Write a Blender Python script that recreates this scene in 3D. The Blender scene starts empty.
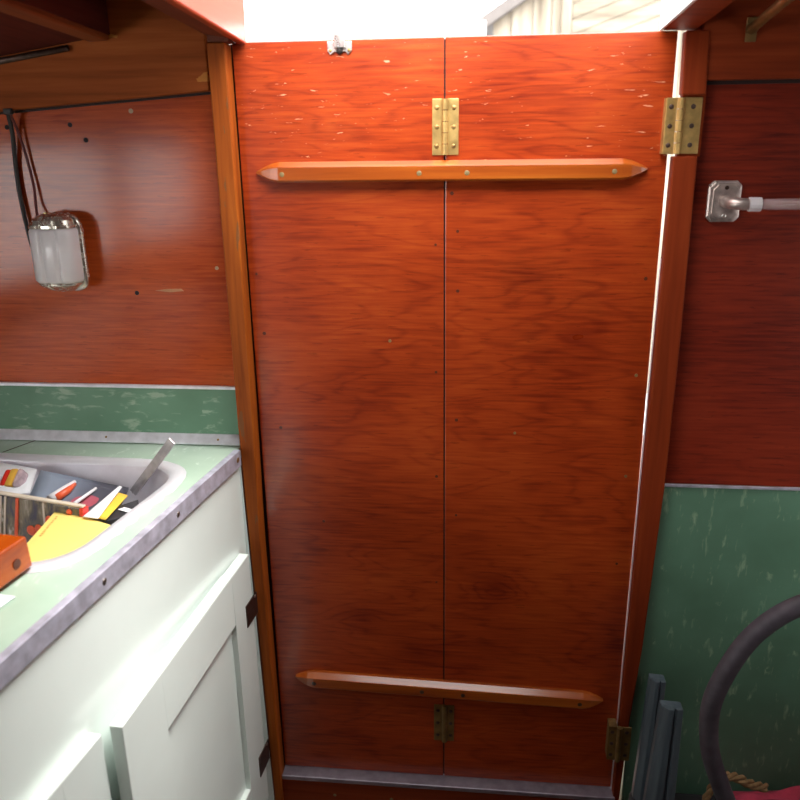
import bpy, bmesh, math, random
from mathutils import Vector, Matrix
random.seed(7)
S = bpy.context.scene
COL = S.collection
R = math.radians

# ------------------------------------------------------------------ materials
def lin(r, g, b):
    f = lambda c: (c/255/12.92) if c/255 <= .04045 else ((c/255+.055)/1.055)**2.4
    return (f(r), f(g), f(b), 1)

class NT:
    def __init__(s, name):
        s.m = bpy.data.materials.new(name); s.m.use_nodes = True
        s.t = s.m.node_tree; s.n = s.t.nodes; s.l = s.t.links
        s.b = s.n['Principled BSDF']
    def node(s, kind, **kw):
        n = s.n.new(kind)
        for k, v in kw.items():
            if k in n.inputs.keys(): n.inputs[k].default_value = v
            else: setattr(n, k, v)
        return n
    def link(s, a, b): s.l.new(a, b)
    def coords(s, scale=(1, 1, 1), loc=(0, 0, 0), rot=(0, 0, 0)):
        tc = s.node('ShaderNodeTexCoord'); mp = s.node('ShaderNodeMapping')
        mp.inputs['Scale'].default_value = scale; mp.inputs['Location'].default_value = loc
        mp.inputs['Rotation'].default_value = rot
        s.link(tc.outputs['Object'], mp.inputs['Vector']); return mp.outputs['Vector']
    def noise(s, vec, scale, detail=3, rough=.5, dist=0):
        n = s.node('ShaderNodeTexNoise'); n.inputs['Scale'].default_value = scale
        n.inputs['Detail'].default_value = detail; n.inputs['Roughness'].default_value = rough
        n.inputs['Distortion'].default_value = dist
        s.link(vec, n.inputs['Vector']); return n.outputs['Fac']
    def ramp(s, fac, stops):
        r = s.node('ShaderNodeValToRGB'); e = r.color_ramp.elements
        while len(e) > 1: e.remove(e[-1])
        e[0].position = stops[0][0]; e[0].color = stops[0][1]
        for p, c in stops[1:]:
            x = e.new(p); x.color = c
        s.link(fac, r.inputs['Fac']); return r.outputs['Color']
    def math(s, op, a, b=None, c=None):
        n = s.node('ShaderNodeMath', operation=op)
        for i, v in enumerate((a, b, c)):
            if v is None: continue
            if isinstance(v, (int, float)): n.inputs[i].default_value = v
            else: s.link(v, n.inputs[i])
        return n.outputs[0]
    def mix(s, fac, a, b, mode='MIX'):
        n = s.node('ShaderNodeMix', data_type='RGBA', blend_type=mode)
        for sock, v in ((n.inputs[0], fac), (n.inputs[6], a), (n.inputs[7], b)):
            if isinstance(v, (int, float, tuple)): sock.default_value = v
            else: s.link(v, sock)
        return n.outputs[2]
    def bump(s, h, strength=.2, dist=.002):
        n = s.node('ShaderNodeBump'); n.inputs['Strength'].default_value = strength
        n.inputs['Distance'].default_value = dist; s.link(h, n.inputs['Height'])
        s.link(n.outputs['Normal'], s.b.inputs['Normal']); return n
    def setp(s, **kw):
        for k, v in kw.items(): s.b.inputs[k.replace('_', ' ')].default_value = v

def plain(name, col, rough=.5, metal=0, var=.12, vs=20, coat=0, **kw):
    t = NT(name); v = t.coords()
    f = t.noise(v, vs, 4)
    d = tuple(c*(1-var) for c in col[:3])+(1,); u = tuple(min(1, c*(1+var)) for c in col[:3])+(1,)
    t.link(t.ramp(f, [(.3, d), (.7, u)]), t.b.inputs['Base Color'])
    t.setp(Roughness=rough, Metallic=metal, Coat_Weight=coat, **kw)
    return t.m

BLACK = (0, 0, 0, 1); WHITE = (1, 1, 1, 1)
def ply(name, deep, mid, pale, rough=.3, coat=.6, coat_rough=.12, figure=.5, loc=(0, 0, 0), chips=None, spec=.35, coat_ior=1.5, knots=()):
    """varnished rotary-cut plywood, grain running along x"""
    t = NT(name)
    v = t.coords((1.0, 1.0, 5.2), loc)
    n1 = t.noise(v, 2.1, 3, .5, .25)
    kd = None
    for kx, kz, kr in knots:
        tk = t.node('ShaderNodeTexCoord'); mk_ = t.node('ShaderNodeMapping')
        mk_.inputs['Location'].default_value = (-kx, 0, -kz*1.5); mk_.inputs['Scale'].default_value = (1, 0, 1.5)
        t.link(tk.outputs['Object'], mk_.inputs['Vector'])
        ln = t.node('ShaderNodeVectorMath', operation='LENGTH'); t.link(mk_.outputs['Vector'], ln.inputs[0])
        k_ = t.math('POWER', 2.718, t.math('MULTIPLY', t.math('POWER', t.math('DIVIDE', ln.outputs['Value'], kr), 2.0), -1.0))
        kd = k_ if kd is None else t.math('ADD', kd, k_)
    if kd is not None: n1 = t.math('MULTIPLY_ADD', kd, .13, n1)
    band = t.math('SINE', t.math('MULTIPLY', n1, 85.0))
    band = t.math('SUBTRACT', 1.0, t.math('POWER', t.math('MULTIPLY_ADD', band, .5, .5), 4.0))
    v2 = t.coords((11, 11, 210), loc)
    streak = t.noise(v2, 1.0, 4, .6)
    v3 = t.coords((1.2, 1, 1.8), loc)
    cloud = t.noise(v3, 3.0, 3)
    f = t.math('ADD', t.math('MULTIPLY', band, .075*figure), t.math('MULTIPLY', streak, .5))
    f = t.math('ADD', f, t.math('MULTIPLY', cloud, .5))
    if kd is not None: f = t.math('MULTIPLY_ADD', kd, -.13, f)
    col = t.ramp(f, [(.38, deep), (.585, mid), (.82, pale)])
    # short dark pores
    v4 = t.coords((26, 26, 240), loc)
    pore = t.math('GREATER_THAN', t.noise(v4, 1.0, 2), .66)
    col = t.mix(t.math('MULTIPLY', pore, .35), col, tuple(c*.55 for c in deep[:3])+(1,))
    if chips:
        zmin, colr, thr = chips
        tc = t.node('ShaderNodeTexCoord'); sp = t.node('ShaderNodeSeparateXYZ'); t.link(tc.outputs['Object'], sp.inputs[0])
        hi = t.math('GREATER_THAN', t.math('ADD', sp.outputs['Z'], t.math('MULTIPLY', cloud, .12)), zmin)
        v5 = t.coords((45, 45, 220), (3, 1, 2), (0, R(9), 0))
        w = t.math('GREATER_THAN', t.noise(v5, 1.0, 4, .6, .6), thr)
        patch = t.math('GREATER_THAN', t.noise(t.coords((3, 3, 5), (5.3, 0, 1)), 2.2, 2), .48)
        w = t.math('MULTIPLY', t.math('MULTIPLY', w, hi), patch)
        col = t.mix(t.math('MULTIPLY', w, .55), col, colr)
    t.link(col, t.b.inputs['Base Color'])
    rr = t.math('MULTIPLY_ADD', cloud, .25, rough-.12)
    t.link(rr, t.b.inputs['Roughness'])
    t.setp(Coat_Weight=coat, Coat_Roughness=coat_rough, Specular_IOR_Level=spec, Coat_IOR=coat_ior)
    h = t.math('ADD', t.math('MULTIPLY', streak, .5), t.math('MULTIPLY', cloud, .8))
    t.bump(h, .12, .004)
    return t.m

def plank(name, deep, mid, pale, axis='z', rough=.35, coat=.4, wear=None, wear_thr=.66, scale=1.0, spec=.4):
    """solid varnished timber, grain along one axis"""
    t = NT(name)
    s = {'x': (3, 60, 60), 'y': (60, 3, 60), 'z': (60, 60, 3)}[axis]
    s = tuple(c*scale for c in s)
    f = t.noise(t.coords(s), 1.0, 4, .6, .3)
    col = t.ramp(f, [(.28, deep), (.52, mid), (.78, pale)])
    if wear:
        s2 = {'x': (10, 45, 45), 'y': (45, 10, 45), 'z': (45, 45, 10)}[axis]
        w = t.math('GREATER_THAN', t.noise(t.coords(s2, (2, 2, 2)), 1.0, 4), wear_thr)
        col = t.mix(t.math('MULTIPLY', w, .75), col, wear)
    t.link(col, t.b.inputs['Base Color']); t.setp(Roughness=rough, Coat_Weight=coat, Coat_Roughness=.15, Specular_IOR_Level=spec)
    t.bump(f, .15, .001)
    return t.m

def laminate(name, base, fleck, dark, rough, axis, thr=.62):
    """mottled linoleum / laminate with pale flecks dragged along one axis"""
    t = NT(name)
    s = {'x': (26, 80, 80), 'z': (80, 80, 22), 'y': (60, 26, 60)}[axis]
    f = t.noise(t.coords(s), 1.0, 4, .6, .4)
    cl = t.noise(t.coords(), 9, 4)
    mask = t.math('MULTIPLY', t.math('SUBTRACT', f, thr), 9.0)
    mask = t.math('MULTIPLY', t.node('ShaderNodeClamp').outputs[0] if False else t.math('MINIMUM', t.math('MAXIMUM', mask, 0.0), 1.0), t.math('GREATER_THAN', cl, .47))
    col = t.ramp(cl, [(.3, dark), (.7, base)])
    col = t.mix(t.math('MULTIPLY', mask, .55), col, fleck)
    t.link(col, t.b.inputs['Base Color']); t.setp(Roughness=rough, Specular_IOR_Level=.4)
    t.bump(f, .05, .001)
    return t.m

def metal(name, col, rough, var=.15, vs=60, stretch=(1, 1, 1), m=1.0):
    t = NT(name)
    f = t.noise(t.coords(stretch), vs, 4)
    t.link(t.ramp(f, [(.3, tuple(c*(1-var) for c in col[:3])+(1,)), (.7, tuple(min(1, c*(1+var)) for c in col[:3])+(1,))]), t.b.inputs['Base Color'])
    t.link(t.math('MULTIPLY_ADD', f, .2, rough-.1), t.b.inputs['Roughness'])
    t.setp(Metallic=m)
    return t.m

M = {}
M['door'] = ply('door_plywood', (.19, .017, .0045, 1), (.39, .049, .008, 1), (.56, .105, .015, 1), .32, .7, .16, 1.0, (0, 0, 0), (1.17, (.86, .50, .32, 1), .665), knots=((.085, .413, .045), (-.16, .34, .05)))
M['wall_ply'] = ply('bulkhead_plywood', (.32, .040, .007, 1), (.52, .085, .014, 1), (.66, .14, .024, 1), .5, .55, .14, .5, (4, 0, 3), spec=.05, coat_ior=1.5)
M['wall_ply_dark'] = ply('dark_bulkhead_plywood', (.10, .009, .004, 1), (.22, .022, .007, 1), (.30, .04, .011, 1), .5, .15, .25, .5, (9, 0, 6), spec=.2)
M['header'] = plank('header_board', (.22, .052, .014, 1), (.37, .092, .022, 1), (.48, .14, .034, 1), 'x', .6, .0, (.62, .26, .06, 1), .72, spec=.08)
M['header_dark'] = plank('dark_header_board', (.17, .026, .009, 1), (.26, .042, .012, 1), (.34, .062, .018, 1), 'x', .55, .0, spec=.1)
M['post'] = plank('door_post', (.17, .034, .006, 1), (.35, .078, .009, 1), (.52, .14, .016, 1), 'z', .5, .0, (.20, .09, .035, 1), .70, spec=.15)
M['stile'] = plank('right_door_post', (.16, .022, .006, 1), (.23, .033, .008, 1), (.29, .05, .012, 1), 'z', .62, .0, spec=.08)
M['batten'] = plank('door_batten', (.26, .045, .006, 1), (.40, .085, .009, 1), (.50, .14, .016, 1), 'x', .3, .8)
M['ceiling'] = plank('deckhead', (.07, .014, .010, 1), (.11, .022, .015, 1), (.15, .034, .02, 1), 'y', .65, .0, spec=.15)
M['carlin'] = plank('deck_carlin', (.16, .038, .014, 1), (.26, .066, .022, 1), (.33, .095, .03, 1), 'y', .45, .2)
M['coaming'] = plank('hatch_coaming', (.36, .045, .022, 1), (.47, .065, .032, 1), (.55, .09, .045, 1), 'y', .3, .6)
M['coaming_dark'] = plank('coaming_backing', (.10, .020, .008, 1), (.15, .032, .012, 1), (.20, .05, .018, 1), 'y', .6, 0)
M['white_paint'] = plain('white_paint', (.82, .82, .80, 1), .4, var=.04)
M['mint'] = plain('mint_white_paint', (.82, .905, .86, 1), .32, var=.03, vs=8, coat=.3)
M['mint_panel'] = M['mint']
M['counter'] = laminate('counter_laminate', (.48, .61, .50, 1), (.72, .82, .72, 1), (.35, .49, .38, 1), .38, 'y', .57)
M['splash'] = laminate('splashback_laminate', (.17, .33, .22, 1), (.48, .60, .46, 1), (.12, .25, .16, 1), .42, 'x', .56)
M['green'] = laminate('green_lining', (.14, .29, .195, 1), (.42, .56, .36, 1), (.10, .21, .135, 1), .45, 'z', .57)
M['alu'] = metal('aluminium_trim', (.58, .58, .69, 1), .42, .25, 55, m=.45)
M['sill_metal'] = metal('dull_sill_metal', (.36, .32, .38, 1), .42, .2, 55, m=.6)
M['alu_bright'] = metal('bright_trim', (.80, .80, .86, 1), .36, .12, 55, m=.4)
M['steel'] = metal('stainless_steel', (.84, .83, .89, 1), .45, .06, 30, m=.3)
M['rim_steel'] = metal('sink_rim_steel', (.74, .74, .78, 1), .40, .05, 30, m=.35)
M['chrome'] = metal('chrome', (.72, .70, .66, 1), .16, .2, 80)
M['lamp_chrome'] = metal('lamp_chrome', (.66, .63, .55, 1), .25, .25, 120, m=.75)
M['old_chrome'] = metal('tarnished_chrome', (.60, .52, .48, 1), .34, .3, 90, m=.7)
M['brass'] = metal('brass', (.62, .42, .15, 1), .42, .22, 70, m=.75)
M['brass_dull'] = metal('dull_brass', (.26, .16, .055, 1), .5, .25, 70, m=.6)
M['bronze'] = metal('dark_bronze', (.13, .09, .075, 1), .5, .3, 70)
M['screw'] = metal('screw_head', (.42, .26, .10, 1), .45, .3, 120)
M['screw_steel'] = metal('steel_screw_head', (.40, .36, .32, 1), .4, .3, 120)
M['nickel'] = metal('bright_nickel', (.86, .85, .82, 1), .3, .1, 80)
M['hole'] = plain('dark_hole', (.012, .008, .006, 1), .8)
M['gouge'] = plain('bare_timber_gouge', (.50, .24, .10, 1), .8)
M['plug_dull'] = plain('olive_plug', (.24, .17, .07, 1), .6)
M['plug_pale'] = plain('pale_plug', (.42, .30, .16, 1), .6)
M['seam'] = plain('dark_seam_and_shadow', (.022, .006, .004, 1), .7)  # real seams, and the painted shadow lines under the headers
M['cord_black'] = plain('black_cord', (.025, .02, .018, 1), .5)
M['cord_brown'] = plain('brown_cord', (.12, .016, .01, 1), .5)
M['hose'] = plain('dark_grey_rubber', (.10, .09, .11, 1), .5, var=.25, vs=40)
M['slat'] = plank('blue_grey_bar', (.065, .09, .11, 1), (.10, .135, .16, 1), (.15, .19, .22, 1), 'z', .4, .2)
M['cushion'] = plain('charcoal_vinyl', (.03, .03, .033, 1), .5)
M['pink'] = plain('pink_cloth', (.55, .05, .10, 1), .85, var=.25, vs=30)
M['tan'] = plain('tan_rope', (.30, .18, .08, 1), .85, var=.3, vs=120)
M['floor'] = plank('cabin_sole', (.06, .02, .012, 1), (.10, .035, .018, 1), (.14, .05, .025, 1), 'y', .5, .1)
M['hull'] = plain('cabin_side', (.20, .045, .022, 1), .5)
M['paper'] = plain('white_paper', (.82, .86, .90, 1), .7, var=.03)
M['paper_strip'] = plain('white_strip', (.84, .83, .86, 1), .6, var=.03)
M['yellow'] = plain('yellow_card', (.80, .62, .17, 1), .6, var=.05, vs=10)
M['yellow_strong'] = plain('yellow_strip', (.86, .55, .06, 1), .5, var=.05)
M['ink'] = plain('brown_print', (.50, .27, .05, 1), .8)
M['red'] = plain('red_plastic', (.75, .035, .02, 1), .3)
M['orange'] = plain('orange_red_plastic', (.80, .12, .04, 1), .35)
M['amber'] = plain('amber_plastic', (.85, .50, .08, 1), .3)
M['hazy'] = plain('hazy_window', (.52, .40, .44, 1), .25, var=.35, vs=90, coat=.6)
M['black'] = plain('black_plastic', (.03, .03, .035, 1), .4)
M['cream'] = plain('cream_card', (.66, .58, .46, 1), .7, var=.15)
M['bar'] = metal('grey_steel_bar', (.46, .46, .48, 1), .4, .25, 60, m=.6)
M['block'] = plank('orange_varnished_timber', (.24, .028, .003, 1), (.42, .068, .004, 1), (.53, .12, .009, 1), 'y', .25, .45)
M['dowel'] = plain('dark_dowel', (.10, .018, .005, 1), .5)
M['sole_out'] = plain('cockpit_sole', (.24, .15, .12, 1), .7)

t = NT('frosted_glass')
t.setp(Base_Color=(.86, .84, .86, 1), Roughness=.35, Transmission_Weight=.06, Subsurface_Weight=.0, Coat_Weight=.5, Coat_Roughness=.1)
M['frost'] = t.m
t = NT('clear_plastic'); t.setp(Base_Color=(.95, .95, .95, 1), Roughness=.08, Transmission_Weight=1.0, IOR=1.25); M['clear'] = t.m
t = NT('clear_rod'); t.setp(Base_Color=(.80, .62, .62, 1), Roughness=.12, Alpha=.28, Specular_IOR_Level=.8); M['rod'] = t.m
# glossy magazine cover: pale blue printed at one end, charcoal at the other, a pink blot
t = NT('magazine_cover'); tc = t.node('ShaderNodeTexCoord'); sp = t.node('ShaderNodeSeparateXYZ'); t.link(tc.outputs['Object'], sp.inputs[0])
f = t.math('ADD', t.math('MULTIPLY_ADD', sp.outputs['X'], 5.0, .5), t.math('MULTIPLY', t.noise(t.coords(), 14, 3), .3))
c = t.ramp(f, [(.22, (.42, .53, .66, 1)), (.50, (.24, .29, .38, 1)), (.74, (.07, .075, .10, 1)), (1, (.045, .045, .06, 1))])
blot = t.node('ShaderNodeVectorMath', operation='DISTANCE'); t.link(tc.outputs['Object'], blot.inputs[0]); blot.inputs[1].default_value = (.018, -.005, 0)
c = t.mix(t.math('MULTIPLY', t.math('LESS_THAN', t.math('ADD', blot.outputs['Value'], t.math('MULTIPLY', t.noise(t.coords(), 40, 3), .02)), .032), .75), c, (.55, .10, .14, 1))
t.link(c, t.b.inputs['Base Color']); t.setp(Roughness=.3); M['magazine'] = t.m
# dark mottled contents of the clear pack
t = NT('mottled_pack'); f = t.noise(t.coords((1, 1, .35)), 60, 4, .65, .8)
t.link(t.ramp(f, [(.36, (.03, .03, .05, 1)), (.48, (.10, .09, .05, 1)), (.58, (.20, .17, .09, 1)), (.68, (.55, .50, .42, 1))]), t.b.inputs['Base Color'])
t.setp(Roughness=.25, Coat_Weight=.8, Coat_Roughness=.06); M['pack'] = t.m
# weathered shed boards
def boards(name, axis):
    t = NT(name); s = {'x': (9, 1, .7), 'd': (1.0, 1, 10)}[axis]
    f = t.noise(t.coords(s), 1.6, 4, .65)
    t.link(t.ramp(f, [(.3, (.10, .082, .06, 1)), (.5, (.19, .165, .125, 1)), (.7, (.30, .27, .215, 1))]), t.b.inputs['Base Color'])
    t.setp(Roughness=.85); return t.m
M['shed'] = boards('shed_boards', 'x'); M['shed_brace'] = boards('shed_brace', 'd')
M['shed_roof'] = plain('shed_roof', (.10, .09, .085, 1), .8)

# ------------------------------------------------------------------ geometry helpers
class MB:
    def __init__(s): s.bm = bmesh.new()
    def box(s, x0, x1, y0, y1, z0, z1):
        v = [s.bm.verts.new((x, y, z)) for x in (x0, x1) for y in (y0, y1) for z in (z0, z1)]
        for f in ((0, 1, 3, 2), (4, 6, 7, 5), (0, 4, 5, 1), (2, 3, 7, 6), (0, 2, 6, 4), (1, 5, 7, 3)):
            s.bm.faces.new([v[i] for i in f])
        return s
    def prism(s, pts, ext):
        e = Vector(ext); a = [s.bm.verts.new(p) for p in pts]; b = [s.bm.verts.new(Vector(p)+e) for p in pts]
        n = len(pts)
        s.bm.faces.new(a); s.bm.faces.new(b[::-1])
        for i in range(n): s.bm.faces.new((a[i], b[i], b[(i+1) % n], a[(i+1) % n]))
        return s
    def loft(s, rings, cap=(True, True), closed=True):
        vs = [[s.bm.verts.new(p) for p in r] for r in rings]
        for a, b in zip(vs, vs[1:]):
            n = len(a)
            for i in range(n if closed else n-1):
                s.bm.faces.new((a[i], a[(i+1) % n], b[(i+1) % n], b[i]))
        if cap[0]: s.bm.faces.new(vs[0][::-1])
        if cap[1]: s.bm.faces.new(vs[-1])
        return s
    def tube(s, pts, r, n=10, closed=False, flat=1.0):
        pts = [Vector(p) for p in pts]; rings = []; N = len(pts); up = None
        for i, p in enumerate(pts):
            a = pts[(i-1) % N] if (closed or i > 0) else p
            b = pts[(i+1) % N] if (closed or i < N-1) else p
            d = (b-a).normalized()
            if up is None:
                up = Vector((0, 0, 1)) if abs(d.z) < .9 else Vector((0, 1, 0))
            u = d.cross(up).normalized(); up = u.cross(d).normalized()
            rr = r[i] if isinstance(r, (list, tuple)) else r
            rings.append([p+u*math.cos(2*math.pi*k/n)*rr+up*math.sin(2*math.pi*k/n)*rr*flat for k in range(n)])
        if closed: rings.append(rings[0])
        s.loft(rings, (not closed, not closed))
        if closed: bmesh.ops.remove_doubles(s.bm, verts=s.bm.verts, dist=1e-6)
        return s
    def disc(s, c, axis, r, h, n=16, r2=None):
        c = Vector(c); d = Vector(axis).normalized()
        s.tube([c, c+d*h], [r, r if r2 is None else r2], n); return s
    def dome(s, c, axis, r, h, n=16, k=5):
        c = Vector(c); d = Vector(axis).normalized(); pts = []; rs = []
        for i in range(k+1):
            a = i/k*math.pi/2*.97; pts.append(c+d*h*math.sin(a)); rs.append(r*math.cos(a))
        s.tube(pts, rs, n); return s
    def grid(s, f, nu, nv, thick=None):
        g = [[s.bm.verts.new(f(i/nu, j/nv)) for j in range(nv+1)] for i in range(nu+1)]
        for i in range(nu):
            for j in range(nv): s.bm.faces.new((g[i][j], g[i+1][j], g[i+1][j+1], g[i][j+1]))
        return s
    def build(s, name, mat, parent=None, bevel=0, seg=2, smooth=False, solid=0, subsurf=0):
        bmesh.ops.recalc_face_normals(s.bm, faces=s.bm.faces)
        off = Vector((0, 0, 0)); p = parent
        while p: off += p.location; p = p.parent
        if parent is None:
            zs = [v.co.z for v in s.bm.verts]; xs = [v.co.x for v in s.bm.verts]; ys = [v.co.y for v in s.bm.verts]
            off = Vector(((min(xs)+max(xs))/2, (min(ys)+max(ys))/2, min(zs)))
        bmesh.ops.translate(s.bm, verts=s.bm.verts, vec=-off)
        me = bpy.data.meshes.new(name); s.bm.to_mesh(me); s.bm.free()
        me.materials.append(mat)
        o = bpy.data.objects.new(name, me); COL.objects.link(o)
        if parent: o.parent = parent
        else: o.location = off
        if smooth:
            for f in me.polygons: f.use_smooth = True
        if solid:
            m = o.modifiers.new('solid', 'SOLIDIFY'); m.thickness = solid; m.offset = -1
        if bevel:
            m = o.modifiers.new('bevel', 'BEVEL'); m.width = bevel; m.segments = seg; m.limit_method = 'ANGLE'; m.angle_limit = R(40)
            m.harden_normals = False
        if subsurf:
            m = o.modifiers.new('sub', 'SUBSURF'); m.levels = subsurf; m.render_levels = subsurf
        return o

def tag(o, label=None, cat=None, group=None, kind=None):
    if label: o['label'] = label
    if cat: o['category'] = cat
    if group: o['group'] = group
    if kind: o['kind'] = kind
    return o
def struct(o, label, cat): return tag(o, label, cat, None, 'structure')
def empty(name, loc, label, cat, group=None, kind=None):
    o = bpy.data.objects.new(name, None); COL.objects.link(o); o.location = loc; o.empty_display_size = .05
    return tag(o, label, cat, group, kind)
def part(parent, name, mb, mat, label=None, **kw):
    o = mb.build(name, mat, parent, **kw)
    if label: o['label'] = label
    return o
def screw(parent, c, axis=(0, -1, 0), r=.004, mat='screw', name='screw'):
    return part(parent, name, MB().dome(c, axis, r, r*.22, 12, 3), M[mat], smooth=True)
def catmull(P, n=8, closed=False):
    P = [Vector(p) for p in P]; out = []; N = len(P)
    for i in range(N if closed else N-1):
        g = lambda k: P[k % N] if closed else P[max(0, min(N-1, k))]
        a, b, c, d = g(i-1), g(i), g(i+1), g(i+2)
        for k in range(n):
            t = k/n
            out.append(.5*((2*b)+(c-a)*t+(2*a-5*b+4*c-d)*t*t+(3*b-a-3*c+d)*t**3))
    if not closed: out.append(P[-1])
    return out
def round_poly(P, r, n=8):
    """corners of a 2-D polygon replaced by arcs"""
    out = []; N = len(P)
    for i in range(N):
        a, b, c = Vector(P[i-1]), Vector(P[i]), Vector(P[(i+1) % N])
        u = (a-b).normalized(); v = (c-b).normalized(); rr = r[i] if isinstance(r, (list, tuple)) else r
        p, q = b+u*rr, b+v*rr
        for k in range(n+1):
            t = k/n; out.append((p*(1-t)**2+b*2*t*(1-t)+q*t*t))
    return out

# ------------------------------------------------------------------ the shell
# bulkhead plane y = 0 (cabin on the -y side); door between x 0 and .62, its foot at z 0
WX0, WX1, YB, ZF = -1.05, 1.30, -3.1, -.42
YH = -.50   # unseen aft edge of the roof hatch, pulled in to darken the lower door
wl = struct(MB().box(WX0, -.012, 0, .02, .67, 1.36).build('wall_left', M['wall_ply']),
            'glossy red-brown plywood bulkhead left of the door with screw holes and a gouge', 'wall')
for x, z in ((-.26, 1.179), (-.238, 1.157), (-.361, 1.177), (-.186, .924)):
    part(wl, 'screw_hole', MB().disc((x, -.0006, z), (0, 1, 0), .0036, .0012, 12), M['hole'])
part(wl, 'filler_plug', MB().disc((-.162, -.0008, 1.197), (0, 1, 0), .0035, .0012, 12), M['plug_pale'], 'pale filled screw hole')
part(wl, 'filler_plug', MB().disc((-.051, -.0008, .964), (0, 1, 0), .003, .0012, 12), M['plug_pale'], 'pale filled screw hole')
part(wl, 'gouge', MB().prism([(-.155, -.0008, .928), (-.135, -.0008, .9305), (-.112, -.0008, .931), (-.108, -.0008, .9275), (-.13, -.0008, .9255)], (0, .0012, 0)), M['gouge'], 'pale gouge in the veneer')
struct(MB().box(WX0, -.012, .002, .02, ZF, .669).build('wall_left_lower', M['hull']), 'bulkhead panel behind the galley cabinet', 'wall')
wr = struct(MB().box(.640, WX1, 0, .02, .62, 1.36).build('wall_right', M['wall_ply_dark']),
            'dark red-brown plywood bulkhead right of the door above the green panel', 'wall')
gp = struct(MB().box(.640, WX1, -.004, .02, ZF, .618).build('wall_right_lower', M['green']),
            'green flecked lining panel right of the door behind the hose loop', 'wall')
struct(MB().box(.660, WX1, -.008, -.0042, .6165, .6215).build('trim_1', M['alu'], bevel=.001), 'thin metal strip capping the green lining panel', 'trim')

# splashback
struct(MB().box(WX0, -.031, -.006, -.0005, .686, .766).build('trim_2', M['splash']), 'green flecked splashback behind the sink', 'splashback')
struct(MB().box(WX0, -.031, -.008, -.0005, .766, .7715).build('trim_3', M['alu_bright'], bevel=.0015), 'thin bright metal strip along the top of the splashback', 'trim')
t4 = struct(MB().prism([(WX0, -.0005, .6715), (WX0, -.016, .6715), (WX0, -.016, .675), (WX0, -.0075, .688), (WX0, -.0005, .688)], (-.032-WX0, 0, 0)).build('trim_4', M['alu_bright'], bevel=.001),
            'metal cove strip where the splashback meets the counter', 'trim')
for x in (-.07, -.265): screw(t4, (x, -.0118, .6805), (0, -.8, .6), .003, 'screw')

# headers under the deck
struct(MB().prism([(-.366, -.0005, 1.199), (-.033, -.0005, 1.2215), (-.033, -.0005, 1.345), (-.366, -.0005, 1.345)], (0, -.018, 0)).build('trim_5', M['header'], bevel=.002),
       'brown timber header board above the lamp wall', 'header board')
struct(MB().box(.650, WX1, -.0165, -.0005, 1.222, 1.345).build('trim_6', M['header_dark'], bevel=.002), 'dark reddish header board at top right below the deck', 'header board')

struct(MB().prism([(-.366, -.0005, 1.1955), (-.033, -.0005, 1.218), (-.033, -.0005, 1.2212), (-.366, -.0005, 1.1987)], (0, -.006, 0)).build('shadow_strip_left', M['seam']), 'dark strip standing in for the shadow under the left header board', 'shadow strip')  # shadow line below the header, painted in as a dark strip
struct(MB().box(.6615, WX1, -.004, -.0003, 1.217, 1.2218).build('shadow_strip_right', M['seam']), 'dark strip standing in for the shadow under the right header board', 'shadow strip')  # same painted shadow line below the right header
# posts
post = struct(MB().prism([(-.029, -.028, 1.284), (-.0025, -.028, 1.284), (-.0025, -.028, .75), (-.0055, -.028, .5), (-.001, -.028, -.1), (-.016, -.028, -.1), (-.029, -.028, .72)], (0, .03, 0)).build('trim_7', M['post'], bevel=.002),
              'worn orange-brown timber post on the left side of the door', 'door post')
struct(MB().box(-.028, .012, .018, .05, -.1, 1.286).build('added_light_stop', M['seam']), 'dark stop added behind the left door post to block light', 'light stop')  # stop added to keep daylight from leaking past the post
st = struct(MB().prism([(.6262, -.02, 1.284), (.657, -.02, 1.284), (.6605, -.02, 1.204), (.6285, -.02, 1.204)], (0, .022, 0)).build('trim_9', M['stile'], bevel=.002),
            'short upper piece of the right door post above the brass hinge', 'door post')
struct(MB().prism([(.6312, -.02, 1.124), (.6575, -.02, 1.124), (.6595, -.02, .87), (.658, -.02, .62), (.648, -.02, .32), (.638, -.02, .162), (.630, -.02, -.1), (.6208, -.02, -.1), (.6222, -.02, .25), (.6238, -.02, .7), (.6244, -.02, 1.0), (.6250, -.02, 1.124)], (0, .022, 0)).build('trim_10', M['stile'], bevel=.002),
       'long reddish timber post on the right side of the door', 'door post')
struct(MB().box(.631, .662, -.012, .002, 1.1235, 1.2045).build('trim_11', M['stile']), 'notch in the right door post behind the hinge', 'door post')
struct(MB().prism([(.6195, -.003, -.003), (.6248, -.003, -.003), (.6262, -.003, .3), (.6275, -.003, .7), (.6275, -.003, .98), (.6240, -.003, .98), (.6224, -.003, .7), (.6210, -.003, .3)], (0, .006, 0)).build('trim_16', M['alu_bright']),
       'narrow bright metal edge strip between the door and the right post', 'edge strip')
# sill
sm = struct(MB().box(-.0005, .6245, -.024, .03, -.012, -.0025).build('trim_12', M['sill_metal'], bevel=.0015), 'silver metal strip on the door sill', 'sill')
sb = struct(MB().box(-.0155, .629, -.020, .03, -.42, -.0125).build('trim_13', M['header_dark'], bevel=.002), 'reddish timber board below the door sill', 'sill')
for x in (.10, .21, .43): screw(sb, (x, -.0198, -.045), (0, -1, 0), .0035, 'plug_dull', 'plug')

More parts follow.
